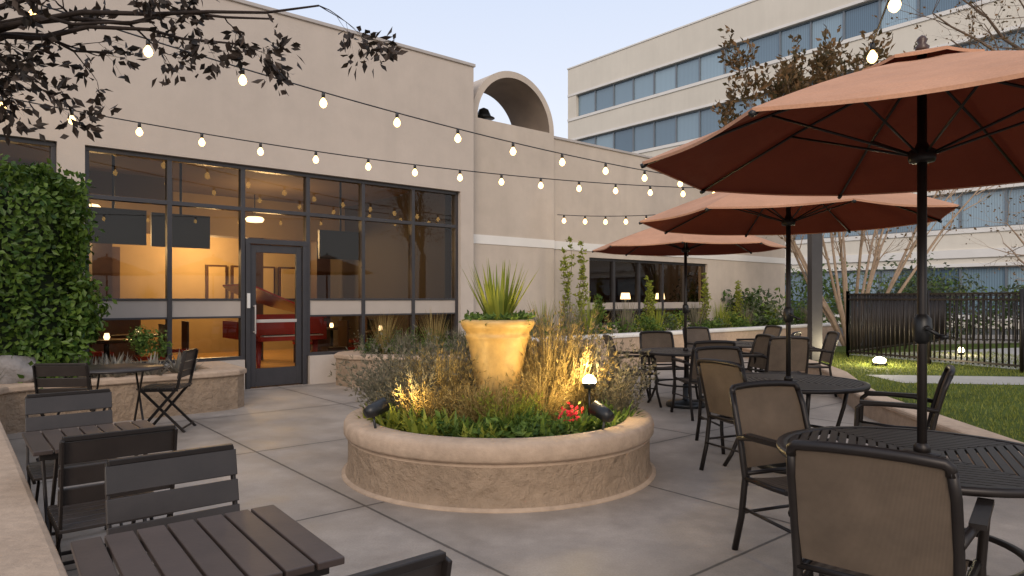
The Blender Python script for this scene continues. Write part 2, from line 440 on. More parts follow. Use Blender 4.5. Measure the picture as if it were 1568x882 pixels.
# hanging TVs
for (x,y,z) in ((-1.95,.75,2.2),(-1.0,.9,2.2),(1.75,1.0,2.12)):
    it.box((x-.1,y,z),(x+.75,y+.07,z+.52),'black'); it.tube([(x+.32,y+.03,z+.5),(x+.32,y+.03,3.6)],.02,'black')
part(it,'interior')
lm = B()
for (x,y) in ((-1.5,3.9),(1.5,3.9),(-3,6.1),(.2,6),(2.9,6.2)):
    lm.lathe([(.0,0),(.16,.02),(.19,.08),(.15,.12),(0,.13)],'indoorlamp',20,(x,y,3.0)); lm.tube([(x,y,3.13),(x,y,3.6)],.01,'black')
part(lm,'pendant_lamps')
for i,(x,y,e) in enumerate(((-1.5,3.7,30),(1.3,2.6,85),(-2.6,6.5,100),(1.2,6.3,260))):
    light('interior_light_%d'%i,'POINT',(x,y,2.6),e,(1,.66,.30),bld,shadow_soft_size=.25)

# arch pilaster + lower wing
t0 = .25
ar = B(); cx = 5.63; ro = 1.12; ri = .985; zs = 5.02; dep = 1.2; n = 40
ar.box((cx-ro,t0,0),(cx+ro,t0+dep,zs),'stucco2')
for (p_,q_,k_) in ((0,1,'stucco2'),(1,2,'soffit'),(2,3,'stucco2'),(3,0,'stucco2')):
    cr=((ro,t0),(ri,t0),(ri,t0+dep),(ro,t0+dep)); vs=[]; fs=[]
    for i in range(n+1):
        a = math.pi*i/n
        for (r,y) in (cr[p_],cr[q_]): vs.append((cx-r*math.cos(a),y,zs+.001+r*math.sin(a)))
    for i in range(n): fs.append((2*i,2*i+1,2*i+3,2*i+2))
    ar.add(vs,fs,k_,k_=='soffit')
ar.box((cx-.5,t0+.5,zs),(cx-.3,t0+.62,zs+.08),'black'); 
ar.lathe([(.02,.42),(.1,.38),(.16,.24),(.24,.20),(.0,.19)],'black',16,(cx-.4,t0+.56,zs)); ar.tube([(cx-.4,t0+.56,zs),(cx-.4,t0+.56,zs+.3)],.02,'black')
ar.box((cx-ro-.01,t0-.012,2.5),(cx+ro+.01,t0-.001,2.68),'trim')
ar.box((4.40,t0-.1,0),(4.47,t0-.02,4.2),'cap')
part(ar,'arch_vault')
tc_ = .37
wg = B(); s0=cx+ro; e=17.0; wz0,wz1=.75,2.36
wg.box((s0,tc_,wz1),(e,tc_+.3,4.96),'stucco2')
wg.box((s0,tc_,0),(8.0,tc_+.3,wz1),'stucco2'); wg.box((12.75,tc_,0),(e,tc_+.3,wz1),'stucco2'); wg.box((8.0,tc_,0),(12.75,tc_+.3,wz0),'stucco2')
wg.box((e-.3,tc_+.3,0),(e,10,4.96),'stucco2'); wg.box((s0-.5,9.7,0),(e-.3,10,4.96),'stucco2')
wg.box((s0-.5,tc_+1.2,4.4),(e-.3,9.7,4.6),'cap')
part(wg,'wing_walls')
w=B(); w.box((s0,tc_-.02,2.5),(e,tc_-.001,2.68),'trim'); w.box((s0,tc_-.03,4.96),(e+.03,tc_+.33,5.01),'cap'); part(w,'wing_trim')
w=B(); g2=B()
ms=[8.0,8.95,9.9,10.85,11.8,12.75]
w.box((8,.45,wz1-.06),(12.75,.55,wz1),'frame'); w.box((8,.45,wz0),(12.75,.55,wz0+.06),'frame'); w.box((8.0,.452,1.1),(12.75,.548,1.14),'frame')
w.box((8.0,.46,1.14),(12.75,.54,1.30),'band')
for m in ms: w.box((m-.035 if m>8 else m,.44,wz0),(m+.035 if m<12.7 else m,.56,wz1-.061),'frame')
for i in range(5):
    for z0,z1 in ((1.3,wz1-.06),(wz0+.06,1.1)):
        g2.add([(ms[i],.5,z0),(ms[i+1],.5,z0),(ms[i+1],.5,z1),(ms[i],.5,z1)],[(0,1,2,3)],'glass')
part(w,'wing_window_frames'); part(g2,'wing_window_glass')
w=B(); w.box((s0+.1,5.2,0),(e-.4,5.3,4.3),'wood'); w.box((s0+.1,.7,-.02),(e-.4,5.2,.02),'wfloor'); w.box((s0+.1,.7,3.4),(e-.4,5.2,3.5),'wceil')
for x in (8.8,10.6,12.1):
    w.lathe([(.09,1.38),(.14,1.38),(.11,1.55),(.0,1.55)],'indoorlamp',16,(x,1.5,0)); w.tube([(x,1.5,.75),(x,1.5,1.4)],.02,'black'); w.lathe([(.35,0),(.35,.75),(0,.75)],'wood',16,(x,1.5,0))
part(w,'wing_interior')
light('wing_light','POINT',(10,2.2,2.6),45,(1,.6,.28),bld,shadow_soft_size=.3)

# ------------------------------------------------------------------ office building (far right)
Dx = V((.6421,-.7666,0)); Dy = V((.7666,.6421,0))
ob = empty('office_building', frame(V((4.4,53.2,0)), Dx, Dy)); LEN=56
rows=[(15.5,17.2),(11.85,13.7),(8.3,10.15),(4.75,6.5),(.6,2.9)]
w=B(); z=19.4
for (a,c) in rows:
    w.box((0,0,c),(LEN,.4,z),'farwall'); z=a
w.box((0,0,0),(LEN,.4,z),'farwall')
for (a,c) in rows:
    w.box((0,0,a),(.9,.4,c),'farwall'); w.box((LEN-.5,0,a),(LEN,.4,c),'farwall')
w.box((0,.4,0),(.4,18,19.4),'farwall'); w.box((0,18,0),(LEN,18.4,19.4),'farwall'); w.box((LEN-.4,.4,0),(LEN,18,19.4),'farwall')
w.make('walls',ob)
w=B(); w.box((.4,.4,18.6),(LEN-.4,18,18.8),'cap'); w.box((-.05,-.05,19.4),(LEN,.5,19.5),'trim'); w.make('roof',ob)
w=B()
for (a,c) in rows: w.box((.0,-.06,a-.22),(LEN,-.002,a-.02),'trim'); w.box((.0,-.05,c+.02),(LEN,-.002,c+.18),'trim')
w.box((0,-.08,3.35),(LEN,-.002,3.75),'trim')
w.make('ledges',ob)
w=B(); g2=B()
for (a,c) in rows:
    x=.9
    while x<LEN-.6:
        x2=min(x+1.85,LEN-.5)
        g2.add([(x+.03,.25+R.uniform(-.006,.006),a),(x2-.03,.25,a),(x2-.03,.25,c),(x+.03,.25,c)],[(0,1,2,3)],'farglass')
        w.box((x2-.05,.16,a),(x2+.05,.3,c),'ffr'); x=x2
    w.box((.9,.165,c-.07),(LEN-.5,.295,c),'ffr'); w.box((.9,.165,a),(LEN-.5,.295,a+.07),'ffr')
w.make('window_frames',ob); g2.make('window_glass',ob)

# ------------------------------------------------------------------ planting helpers
def rdir(zmin=-1):
    while True:
        v=V((R.uniform(-1,1),R.uniform(-1,1),R.uniform(-1,1)))
        if .1<v.length<1 and v.z>=zmin*v.length: return v.normalized()
def tuft(b,c,n,h,spread,w,droop,k,rad=.05):
    c=V(c)
    for _ in range(n):
        a=R.uniform(0,2*math.pi); s=R.random()**.7*spread
        d=V((math.cos(a)*s,math.sin(a)*s,1))
        p=c+V((math.cos(a),math.sin(a),0))*rad*R.random()
        b.blade(p,d,h*R.uniform(.6,1.1),w,droop*R.uniform(.4,1.4),k)
def clump(b,c,rad,n,ls,k,k2=None,shell=.5,asp=.5,lumps=6):
    c=V(c); rad=V(rad)
    subs=[(V((R.uniform(-.55,.55),R.uniform(-.55,.55),R.uniform(-.4,.6))),R.uniform(.4,.7)) for _ in range(lumps)]
    for _ in range(n):
        o,s=R.choice(subs); d=rdir(); q=o+d*s*(shell+(1-shell)*R.random())
        p=c+V((q.x*rad.x,q.y*rad.y,q.z*rad.z))
        nd=(d+rdir()*.9).normalized(); l=ls*R.uniform(.6,1.3)
        b.leaf(p,(nd.cross(rdir())+V((0,0,.1))),nd,l,l*asp,k2 if (k2 and R.random()<.3) else k)
def feather(b,c,n,h,spread,k,stemk,rad=.1,droop=.25,ll=.035,lw=.009):
    c=V(c)
    for _ in range(n):
        a=R.uniform(0,2*math.pi); s=R.random()**.6*spread
        d=V((math.cos(a)*s,math.sin(a)*s,1)).normalized(); q=c+V((math.cos(a),math.sin(a),0))*rad*R.random()
        L_=h*R.uniform(.55,1.1); seg=9
        for i in range(seg):
            q2=q+d*L_/seg
            b.blade(q,d,L_/seg*1.1,.004,0,stemk,1)
            for _k in range(3):
                dd=(d+rdir()*.8).normalized(); b.leaf(q,dd,rdir(),ll*R.uniform(.6,1.3),lw,k)
            q=q2; d=(d+V((0,0,-droop/seg))+rdir()*.05).normalized()
def grow(b,p,d,ln,r,lev,k,leafk=None,leafsz=.05,leafn=4,up=.1,wig=.25,kids=3,tipr=.4,ang=.7,n=6):
    pts=[V(p)]; d=V(d).normalized(); seg=4
    for i in range(seg):
        d=(d+rdir()*wig+V((0,0,up/seg))).normalized(); pts.append(pts[-1]+d*ln/seg)
    rs=[r*(1-(1-tipr)*i/seg) for i in range(seg+1)]
    b.tube(pts,rs,k,n if lev>1 else 3,False)
    if leafk and lev<=1:
        for i in range(leafn):
            q=pts[1+R.randrange(seg)]; dd=(d+rdir()).normalized()
            b.leaf(q+rdir()*leafsz*.4,dd,rdir(),leafsz*R.uniform(.6,1.2),leafsz*.5,leafk)
    if lev>0:
        for i in range(kids):
            j=R.randrange(2,seg+1) if i<kids-1 else seg
            nd=(d+rdir()*ang).normalized()
            grow(b,pts[j],nd,ln*R.uniform(.55,.8),rs[j]*.7,lev-1,k,leafk,leafsz,leafn,up,wig,kids,tipr,ang,n)

# ------------------------------------------------------------------ round planter
PC=V((-.106,5.69,0))
b=B()
b.lathe([(1.0,-.01),(1.29,-.01),(1.29,.012),(1.262,.022)],'stone',96)
b.lathe([(1.262,.022),(1.246,.04),(1.240,.14),(1.240,.285)],'stonerough',96)
b.lathe([(1.240,.285),(1.232,.292),(1.232,.304),(1.244,.310),(1.262,.316),(1.272,.332),(1.275,.37),(1.272,.41),(1.258,.436),(1.225,.449),(1.12,.452),(1.07,.445),(1.045,.42),(1.04,.30)],'stone',96)
b.add([(1.05*math.cos(i*math.pi/32),1.05*math.sin(i*math.pi/32),.37) for i in range(64)],[tuple(range(64))],'soil')
b.make('round_planter',None,Matrix.Translation(PC))
POT=PC+V((-.015,0.02,0))
b=B()
b.lathe([(.0,.38),(.22,.38),(.22,.42),(.18,.45),(.165,.50),(.18,.60),(.20,.75),(.225,.90),(.25,1.02),(.268,1.07),(.276,1.085),(.266,1.10),(.27,1.12),(.292,1.145),(.308,1.175),(.314,1.2),(.308,1.22),(.285,1.226),(.262,1.215),(.255,1.15),(0,1.15)],'pot',56)
b.lathe([(.0,1.18),(.2,1.185),(.257,1.17)],'soil',24)
b.make('glazed_urn',None,Matrix.Translation(POT))
b=B()
for i in range(75):
    a=R.uniform(0,6.28); s=R.random()**.8*.66
    b.blade((.06*math.cos(a),.06*math.sin(a),1.17),(math.cos(a)*s,math.sin(a)*s,1),.54*R.uniform(.6,1.12),.04,.03,'lime',4)
for i in range(420):
    a=R.uniform(0,6.28); r=.14+.17*R.random()
    b.leaf(V((r*math.cos(a),r*math.sin(a),1.19+R.random()*.07)),rdir(-.3),rdir(),.06,.03,'green')
b.make('agave_plant',None,Matrix.Translation(POT))
b=B()
for i in range(75):
    a=R.uniform(0,6.28); r=math.sqrt(R.random())*.95
    clump(b,(r*math.cos(a),r*math.sin(a),.43),(.14,.14,.08+.04*R.random()),70,.07,'green',asp=.45,lumps=3)
b.make('groundcover_plants',None,Matrix.Translation(PC))
for (x,y,h,s) in ((-.92,.1,.66,.85),(-.72,.45,.80,.8),(-.72,-.2,.55,.8),(-.45,.2,.62,.6),(.8,.35,.75,.7),(.5,.7,.9,.6),(-.35,.8,.75,.7),(.95,.05,.55,.6),(0,.9,.8,.7)):
    b=B(); feather(b,(0,0,.38),150,h,s,'sage','sage',.18,.22,.045,.011); b.make('lavender_shrub',None,Matrix.Translation(PC+V((x,y,0))))
for (x,y,h,s,k) in ((-.42,-.05,.66,.5,'gold'),(-.2,-.42,.42,.85,'gold'),(.38,.15,.95,.42,'gold'),(.34,-.25,.52,.7,'gold'),(.6,.0,.72,.6,'gold'),(.05,-.52,.36,.9,'lime'),(-.56,-.35,.44,.75,'gold'),(.55,.35,1.0,.45,'gold'),(-.05,-.42,.36,.8,'gold'),(-.62,.1,.6,.6,'gold')):
    b=B(); feather(b,(0,0,.38),85,h,s,k,'gold',.13,.25,.045,.010); tuft(b,(0,0,.38),170,h*.85,s,.010,.45,k,.12)
    b.make('ornamental_grass',None,Matrix.Translation(PC+V((x,y,0))))
for (x,y,sz,k) in ((-.7,-.55,.26,'lime'),(.05,-.80,.24,'green'),(.28,-.78,.24,'green'),(-.22,-.78,.22,'green'),(.72,-.5,.2,'green'),(-.48,-.72,.24,'lime'),(.92,-.2,.22,'green'),(-.92,-.25,.24,'lime'),(.15,-.66,.26,'green'),(-.08,-.9,.18,'lime')):
    b=B()
    for i in range(110):
        a=R.uniform(0,6.28); s=R.uniform(.2,2); b.blade((R.uniform(-.15,.15),R.uniform(-.1,.1),.38),(math.cos(a)*s,math.sin(a)*s,1),sz*R.uniform(.6,1.1),.045,.7,k,3)
    b.make('leafy_plant',None,Matrix.Translation(PC+V((x,y,0))))
b=B(); clump(b,(.54,-.66,.54),(.09,.07,.10),80,.035,'red','green',asp=.8,lumps=6); b.make('red_flowers',None,Matrix.Translation(PC))
def flood(loc,target,energy,name='garden_spotlight',lens=True,size=95):
    loc=V(loc); d=(V(target)-loc).normalized(); q=d.to_track_quat('-Z','Y')
    b=B(); b.lathe([(.0,.11),(.035,.11),(.05,.07),(.055,-.06),(.048,-.06),(.045,-.03)],'black',20)
    b.lathe([(0,-.028),(.044,-.028)],'floodl' if lens else 'black',20)
    o=b.make(name,None,Matrix.Translation(loc)@q.to_matrix().to_4x4())
    s=B(); zl=(q.to_matrix().inverted()@V((0,0,-.3))); s.tube([V((0,0,.05)),zl],.01,'black'); s.make('stake',o)
    l=light('spot_lamp','SPOT',(0,0,-.07),energy,(1,.70,.28),o,spot_size=math.radians(size),spot_blend=.8,shadow_soft_size=.06)
    return o
flood((-.98,4.96,.60),POT+V((0,0,.98)),46,size=80)
flood((.64,4.92,.58),POT+V((0,0,.98)),44,size=80)
# up-light whose lens points back towards the terrace
b=B(); b.lathe([(.0,.0),(.045,.0),(.055,.03),(.055,.045)],'black',20); b.lathe([(.052,.044),(.05,.075),(.03,.10),(0,.11)],'floodl',20); b.tube([(0,0,0),(0,0,-.3)],.01,'black')
o=b.make('garden_lamp',None,Matrix.Translation((.62,5.42,.68))); light('lamp_glow','POINT',(0,0,.17),20,(1,.72,.32),o,shadow_soft_size=.06)

# ------------------------------------------------------------------ raised beds & seat wall (left)
b=B()
inn=[(-.95,1.6),(-1.54,2.31),(-2.85,3.88),(-4.1,5.37),(-4.9,6.33),(-5.15,6.7),(-5.2,6.95),(-5.05,7.2),(-4.6,7.56),(-3.65,8.36),(-3.48,8.6),(-3.5,8.85),(-4.2,9.75)]
inn=[V(q) for q in inn]; off=[]
for i,p in enumerate(inn):
    a=inn[max(0,i-1)]; c=inn[min(len(inn)-1,i+1)]; t=(c-a).normalized(); off.append(p+V((-t.y,t.x))*.19)
b.wall(off,.34,.50,'stonerough','stone')
b.make('seat_wall')
b=B(); poly=[(-1.2,1.6),(-1.75,2.45),(-3.05,4.05),(-5.1,6.5),(-5.38,6.95),(-5.2,7.3),(-3.7,8.55),(-3.65,8.75),(-4.5,9.9),(-12,4.0),(-9,-1)]
b.add([(x,y,.42) for x,y in poly],[tuple(range(len(poly)))],'soil'); b.make('garden_bed_soil')
# hedge
bc=V((-3.4,8.47,0)); HM=frame(bc,-D,P)
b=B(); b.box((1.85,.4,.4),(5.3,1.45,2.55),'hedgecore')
for i in range(20000):
    a=1.6+R.random()*3.9; c=.22+R.random()*1.35; z=.45+R.random()*2.4
    f=R.choice((0,0,0,1,1,2))
    bump=.07*math.sin(a*5+z*3)+.06*math.sin(z*7+c*5)+.05*math.sin(a*11)
    j=R.random()**2*.2-.02
    if f==0: c=.25+j+bump+max(0,z-2.5)*.9; n_=V((0,-1,.2))
    elif f==1: a=1.68+j+bump+max(0,z-2.4)*.8-(.12 if z<1.6 and z>.9 else 0)+max(0,1.0-z)*.3; n_=V((-1,0,.2))
    else: z=2.82-j+bump*.8-max(0,2.0-a)*.45; n_=V((0,0,1))
    nd=(n_+rdir()*.9).normalized()
    b.leaf(V((a,c,z)),nd.cross(rdir()),nd,.085*R.uniform(.6,1.3),.052,'hedge')
b.make('boxwood_hedge',None,HM)
import bmesh
def rock(name,loc,r):
    me=bpy.data.meshes.new(name); bm=bmesh.new(); bmesh.ops.create_icosphere(bm,subdivisions=3,radius=1)
    from mathutils import noise
    for v in bm.verts:
        v.co*=1+.3*noise.noise(v.co*1.6+V(loc)); v.co.x*=r[0]; v.co.y*=r[1]; v.co.z*=r[2]
    for f in bm.faces: f.smooth=True
    bm.to_mesh(me); bm.free(); me.materials.append(M['rock']); mkobj(name,me,None,Matrix.Translation(V(loc)))
rock('boulder',(-5.38,7.28,.60),(.28,.2,.20)); rock('boulder',(-5.9,6.9,.5),(.22,.18,.13))
for (x,y) in ((-4.95,7.62),(-4.62,7.85),(-4.75,8.1),(-4.3,8.05),(-4.05,8.3),(-4.8,7.75)):
    b=B()
    for i in range(80):
        a=R.uniform(0,6.28); s=R.uniform(.1,1.5); b.blade((R.uniform(-.08,.08),R.uniform(-.08,.08),.42),(math.cos(a)*s,math.sin(a)*s,1),.36*R.uniform(.6,1.1),.06,.1,'succ',3)
    b.make('succulent_plant',None,Matrix.Translation((x,y,0)))
b=B(); clump(b,(-4.45,8.3,.76),(.24,.2,.32),750,.05,'green'); b.make('small_shrub')
for (x,y) in ((-5.7,6.4),(-6.0,6.9),(-5.2,5.7),(-4.4,4.9),(-6.3,6.2),(-5.6,7.1),(-6.6,6.9),(-3.9,4.3)):
    b=B(); tuft(b,(x,y,.38),140,.36,.9,.014,.6,'olive',.14); clump(b,(x,y,.5),(.25,.25,.14),160,.06,'green','olive'); b.make('bed_grass')

# raised bed right of door + long bed along wing
b=B()
pts=[(-2.55,11.62),(-2.75,11.25),(-2.72,10.98),(-2.5,10.78),(-2.0,10.62),(-1.2,10.6),(-.4,10.75),(.1,11.05),(.35,11.45),(.4,12.2)]
b.wall(pts,.26,.51,'stonerough','stone'); b.make('raised_bed_wall')
b=B(); b.add([(x,y,.42) for x,y in [(-2.65,11.25),(-2.4,10.85),(-1.2,10.72),(-.3,10.87),(.3,11.5),(.4,12.2),(.2,13.4),(-.75,13.1),(-2.6,11.6)]],[tuple(range(9))],'soil'); b.make('raised_bed_soil')
q0=P0+D*4.9-P*1.25; q1=P0+D*16.8-P*1.25
b=B(); pts=[(q0+P*1.3)[:2],(q0+P*.12)[:2],(q0+D*.12)[:2],q1[:2]]
b.wall(pts,.26,.67,'stone','trim'); b.make('planter_wall')
b=B(); b.add([(v.x,v.y,.57) for v in (q0,q1,q1+P*1.55,q0+P*1.45)],[(0,1,2,3)],'soil'); b.make('planter_soil')
for i in range(13):
    x=-2.45+i*.22; y=11.1+R.uniform(0,.7)+.02*i
    b=B(); feather(b,(x,y,.4),40,.45*R.uniform(.7,1.4),.7,'sage' if i%3==0 else 'green','green',.15)
    if i%2: tuft(b,(x,y,.42),130,.62*R.uniform(.8,1.3),.5,.012,.4,'gold' if i%4==1 else 'sage',.1)
    clump(b,(x,y,.52),(.2,.2,.16),160,.06,'green','olive'); b.make('bed_shrub')
for i in range(26):
    p=q0+D*(.4+i*.44)+P*R.uniform(.3,.8)
    b=B(); h=R.uniform(.15,.32)
    clump(b,(p.x,p.y,.6+h*.5),(.3,.3,h),240,.08,R.choice(('green','olive','green','lime')),'green'); 
    if i%3==0 or i<5: tuft(b,(p.x,p.y,.55),100,R.uniform(.6,1.0),.45,.018,.4,'lime' if i%2 else 'sage',.1)
    b.make('bed_shrub')
def vine(p,h,k,wd=.12,n=600):
    b=B(); p=V(p)
    for st in range(3):
        pts=[]; ox=R.uniform(-.12,.12)
        for i in range(12): pts.append(p+V((ox+.05*math.sin(i*.9+st),.04*math.cos(i*1.3+st),h*i/11*R.uniform(.97,1)*(1-.12*st))))
        b.tube(pts,[.012*(1-i/14) for i in range(12)],'bark',5)
        for i in range(n//3):
            t=R.random()**.8; q=pts[min(11,int(t*12))]+rdir()*wd*(1.15-.7*t)*R.random()
            b.leaf(q,rdir(-.3),rdir(),.085*R.uniform(.6,1.2),.045,k)
    b.make('climbing_vine')
for (s,h,k) in ((6.75,2.15,'lime'),(7.2,2.05,'lime'),(7.6,.9,'green'),(9.3,1.35,'lime'),(11.6,1.5,'lime'),(13.3,1.3,'lime'),(13.9,1.1,'green')):
    p=P0+D*s-P*.25; vine((p.x,p.y,.55),h,k)
for s in (8.6,10.3,12.6):
    p=P0+D*s-P*.5
    b=B(); clump(b,(p.x,p.y,.8),(.35,.3,.3),360,.08,'green','lime'); b.make('bed_shrub')

# ------------------------------------------------------------------ lawn side
curb=[(3.15,1.5),(3.45,2.8),(3.72,4.0),(3.97,5.2),(4.15,6.7),(4.35,8.2),(4.75,9.5),(5.2,10.8),(5.5,12.2),(5.6,14),(5.7,17.5)]
b=B(); b.wall(curb,.26,.24,'stone','stone',.015,.06); b.make('lawn_kerb')
lawn=[(x+.1,y) for x,y in curb]+[(26,22),(26,1.5)]
b=B(); b.add([(x,y,.12) for x,y in lawn],[tuple(range(len(lawn)))],'lawn')
def edgex(y):
    for i in range(len(curb)-1):
        if curb[i][1]<=y<=curb[i+1][1]:
            t=(y-curb[i][1])/(curb[i+1][1]-curb[i][1]); return curb[i][0]+t*(curb[i+1][0]-curb[i][0])
    return 5.7
for i in range(38000):
    y=3.5+(R.random()**1.1)*12.5; x=edgex(y)+.16+R.random()*5.5
    if 10.15<y+.15*(x-6)<11.35 and x>5.9: continue
    d=V((R.uniform(-.5,.5),R.uniform(-.5,.5),1)).normalized(); l=R.uniform(.03,.07); s=d.cross(V((R.uniform(-1,1),R.uniform(-1,1),0))).normalized()*.006
    p=V((x,y,.115)); b.add([p-s,p+s,p+d*l],[(0,1,2)],'grass')
b.make('lawn')
b=B(); b.add([(5.9,10.2,.126),(14,9.0,.126),(14,10.3,.126),(5.9,11.3,.126)],[(0,1,2,3)],'path'); b.make('garden_path')
b=B(); b.add([(7.6,15.4,.126),(9.3,11.6,.126),(25,9.5,.126),(25,22,.126),(12,20,.126)],[(0,1,2,3)],'path'); b.make('pool_deck')
def fence(name,p0,p1,h=1.38,gap=.10,z0=.12,r=.017):
    p0=V((*p0,z0)); p1=V((*p1,z0)); d=p1-p0; n=int(d.length/gap); b=B()
    for i in range(n+1):
        p=p0+d*i/n
        if i%18==0: b.tube([p,p+V((0,0,h+.06))],.035,'dark',4)
        else: b.tube([p+V((0,0,.08)),p+V((0,0,h))],r,'dark',4)
    for z in (.12,h-.12,h-.01): b.bar(p0+V((0,0,z)),p1+V((0,0,z)),.035,.035,'dark',(0,0,1))
    b.make(name)
fence('iron_fence',(7.35,14.8),(8.75,11.6)); fence('iron_fence',(8.75,11.6),(13.5,10.7)); fence('iron_fence',(7.35,14.8),(12.5,19.5))
fence('iron_fence',(12.5,19.5),(22,15))
for (x,y,z,rx,rz,k,n) in ((6.7,19.5,.9,1.3,.8,'olive',1400),(9.0,22,1.0,1.8,.9,'green',1500),(12.8,21.5,1.2,2.0,1.3,'olive',2000),(16,21,1.1,1.6,1.0,'olive',1400),(10.7,24,1.3,2,1.2,'green',1500),(14.8,24,1.6,2.2,1.4,'olive',1700),(19.5,21,1.2,1.8,1.2,'green',1400),(7.2,24,1.5,1.6,1.4,'olive',1200),(22,19,1.2,2,1.2,'olive',1300),(6.0,21.8,.9,.9,.8,'green',800)):
    b=B(); clump(b,(x,y,z),(rx,1.1,rz),n,.17,k,'green' if k=='olive' else 'olive',asp=.45,lumps=10); b.make('garden_shrub')
b=B(); b.box((6.12,13.79,.0),(6.34,14.01,3.75),'frame'); b.box((6.09,13.76,0),(6.37,14.04,.14),'frame'); b.box((6.10,13.77,3.75),(6.36,14.03,3.80),'frame'); b.make('light_post',None,None,.006)
b=B(); b.box((-.45,-3.1,.0),(-.25,-2.9,3.75),'frame'); b.box((-.48,-3.13,0),(-.22,-2.87,.14),'frame'); b.make('light_post',None,None,.006)
def pathlight(loc,e,s=1.):
    b=B(); b.lathe([(.0,0),(.06*s,0),(.07*s,.05),(.05*s,.07)],'black',16); b.lathe([(.05*s,.068),(.055*s,.12),(.035*s,.16),(0,.175)],'floodl',16)
    o=b.make('lawn_uplight',None,Matrix.Translation(loc)); light('uplight_lamp','POINT',(0,0,.26),e,(1,.85,.55),o,shadow_soft_size=.06)
pathlight((6.96,12.8,.12),90,2.); pathlight((10.1,15.2,.13),20); pathlight((6.9,18.4,.1),35)

# ------------------------------------------------------------------ furniture
def sling_chair():
    b=B()
    for s in (-1,1):
        b.tube([(s*.245,-.30,0),(s*.245,-.245,.2),(s*.245,-.215,.42),(s*.245,-.25,.60),(s*.243,-.30,.78),(s*.235,-.335,.875)],.0175,'dark',8)
        b.tube([(s*.285,.30,0),(s*.275,.25,.2),(s*.27,.235,.42),(s*.285,.225,.62),(s*.285,.19,.652),(s*.285,.05,.66),(s*.275,-.12,.655),(s*.25,-.262,.63)],.0165,'dark',8)
        b.obox((s*.287,.03,.668),(.05,.36,.018),Matrix.Identity(3),'dark')
        b.tube([(s*.26,.235,.43),(s*.245,0,.415),(s*.245,-.22,.42)],.015,'dark',8)
        b.tube([(s*.245,-.235,.25),(s*.272,.248,.24)],.009,'dark',6)
    b.tube([(-.235,-.33,.86),(-.232,-.338,.885),(-.215,-.345,.897),(-.12,-.352,.905),(0,-.356,.908),(.12,-.352,.905),(.215,-.345,.897),(.232,-.338,.885),(.235,-.33,.86)],.0185,'dark',8)
    b.tube([(-.245,-.225,.44),(.245,-.225,.44)],.012,'dark',6); b.tube([(-.26,.235,.42),(.26,.235,.42)],.014,'dark',6)
    b.tube([(-.25,-.25,.22),(.25,-.25,.22)],.009,'dark',6)
    pr=[(.245,.432),(.15,.425),(0,.408),(-.13,.405),(-.20,.425)]
    pr2=[(-.225,.47),(-.25,.56),(-.272,.65),(-.298,.75),(-.322,.83),(-.346,.895)]
    for q in (pr,pr2):
        vs=[];fs=[];m=8
        for (y,z) in q:
            for j in range(m+1):
                x=-.235+.47*j/m; bow=math.sin(math.pi*j/m)
                if q is pr: vs.append((x,y,z-.018*bow))
                else: vs.append((x,y-.018*bow*(1 if z<.85 else .5),z))
        for i in range(len(q)-1):
            for j in range(m):
                a=i*(m+1)+j; fs.append((a,a+1,a+m+2,a+m+1))
        b.add(vs,fs,'sling',True)
    return b.make('patio_chair',data_only=True)
CH=sling_chair()
def place(name,me,x,y,dx,dy,z=0,bevel=0):
    a=math.atan2(-dx,dy)
    return mkobj(name,me,None,Matrix.Translation((x,y,z))@Matrix.Rotation(a,4,'Z'),bevel)
for (x,y,dx,dy) in ((1.36,2.46,.62,.78),(1.58,3.58,.36,-.93),(1.92,5.42,.85,.4),(2.80,4.95,-.85,.5),(2.12,6.42,.2,-1),
                    (1.60,8.95,1,.05),(2.28,8.05,-.1,1),(2.15,9.6,.1,-1),(3.2,11.1,.3,-1),(3.85,10.0,-.7,.5),(4.35,9.9,-1,.15),(3.55,8.9,.1,1),(3.05,9.0,-.9,-.1),
                    (4.3,11.9,-1,-.2),(2.62,2.3,-.8,.6)):
    place('patio_chair',CH,x,y,dx,dy)
def round_table(r=.6):
    b=B(); zt=.72
    b.lathe([(r-.045,zt-.03),(r,zt-.03),(r+.004,zt-.015),(r,zt),(r-.045,zt),(r-.045,zt-.03)],'dark',64)
    b.lathe([(.03,zt-.012),(.075,zt-.012),(.075,zt+.002),(.03,zt+.002)],'dark',24)
    rr=r-.04; gap=.042
    for qd in range(4):
        base=qd*math.pi/2+math.pi/4
        dm=V((math.cos(base),math.sin(base),0)); sd=V((-dm.y,dm.x,0))
        t=.07
        while t<rr:
            half=min(t*math.tan(math.pi/4), math.sqrt(max(0,rr*rr-t*t)))-.006
            if half>.02: b.obox(dm*t+V((0,0,zt-.006)),(.032,2*half,.008),Matrix((dm,sd,UP)).transposed(),'dark')
            t+=gap
        e=V((math.cos(qd*math.pi/2),math.sin(qd*math.pi/2),0))
        f=V((-e.y,e.x,0)); b.obox(e*(rr/2+.03)+V((0,0,zt-.014)),(rr-.03,.022,.02),Matrix((e,f,UP)).transposed(),'dark')
        b.tube([dm*(r-.12)+V((0,0,zt-.03)),dm*(r-.16)+V((0,0,.5)),dm*(r-.22)+V((0,0,.3)),dm*(r-.14)+V((0,0,.1)),dm*(r-.08)],.017,'dark',8)
    b.lathe([(r-.23,.29),(r-.20,.29),(r-.20,.31),(r-.23,.31),(r-.23,.29)],'dark',40)
    return b.make('round_patio_table',data_only=True)
RT=round_table()
for (x,y,a) in ((1.82,3.0,.3),(2.29,5.6,.7),(2.26,8.8,.2),(3.45,10.25,.5)):
    mkobj('round_patio_table',RT,None,Matrix.Translation((x,y,0))@Matrix.Rotation(a,4,'Z'))
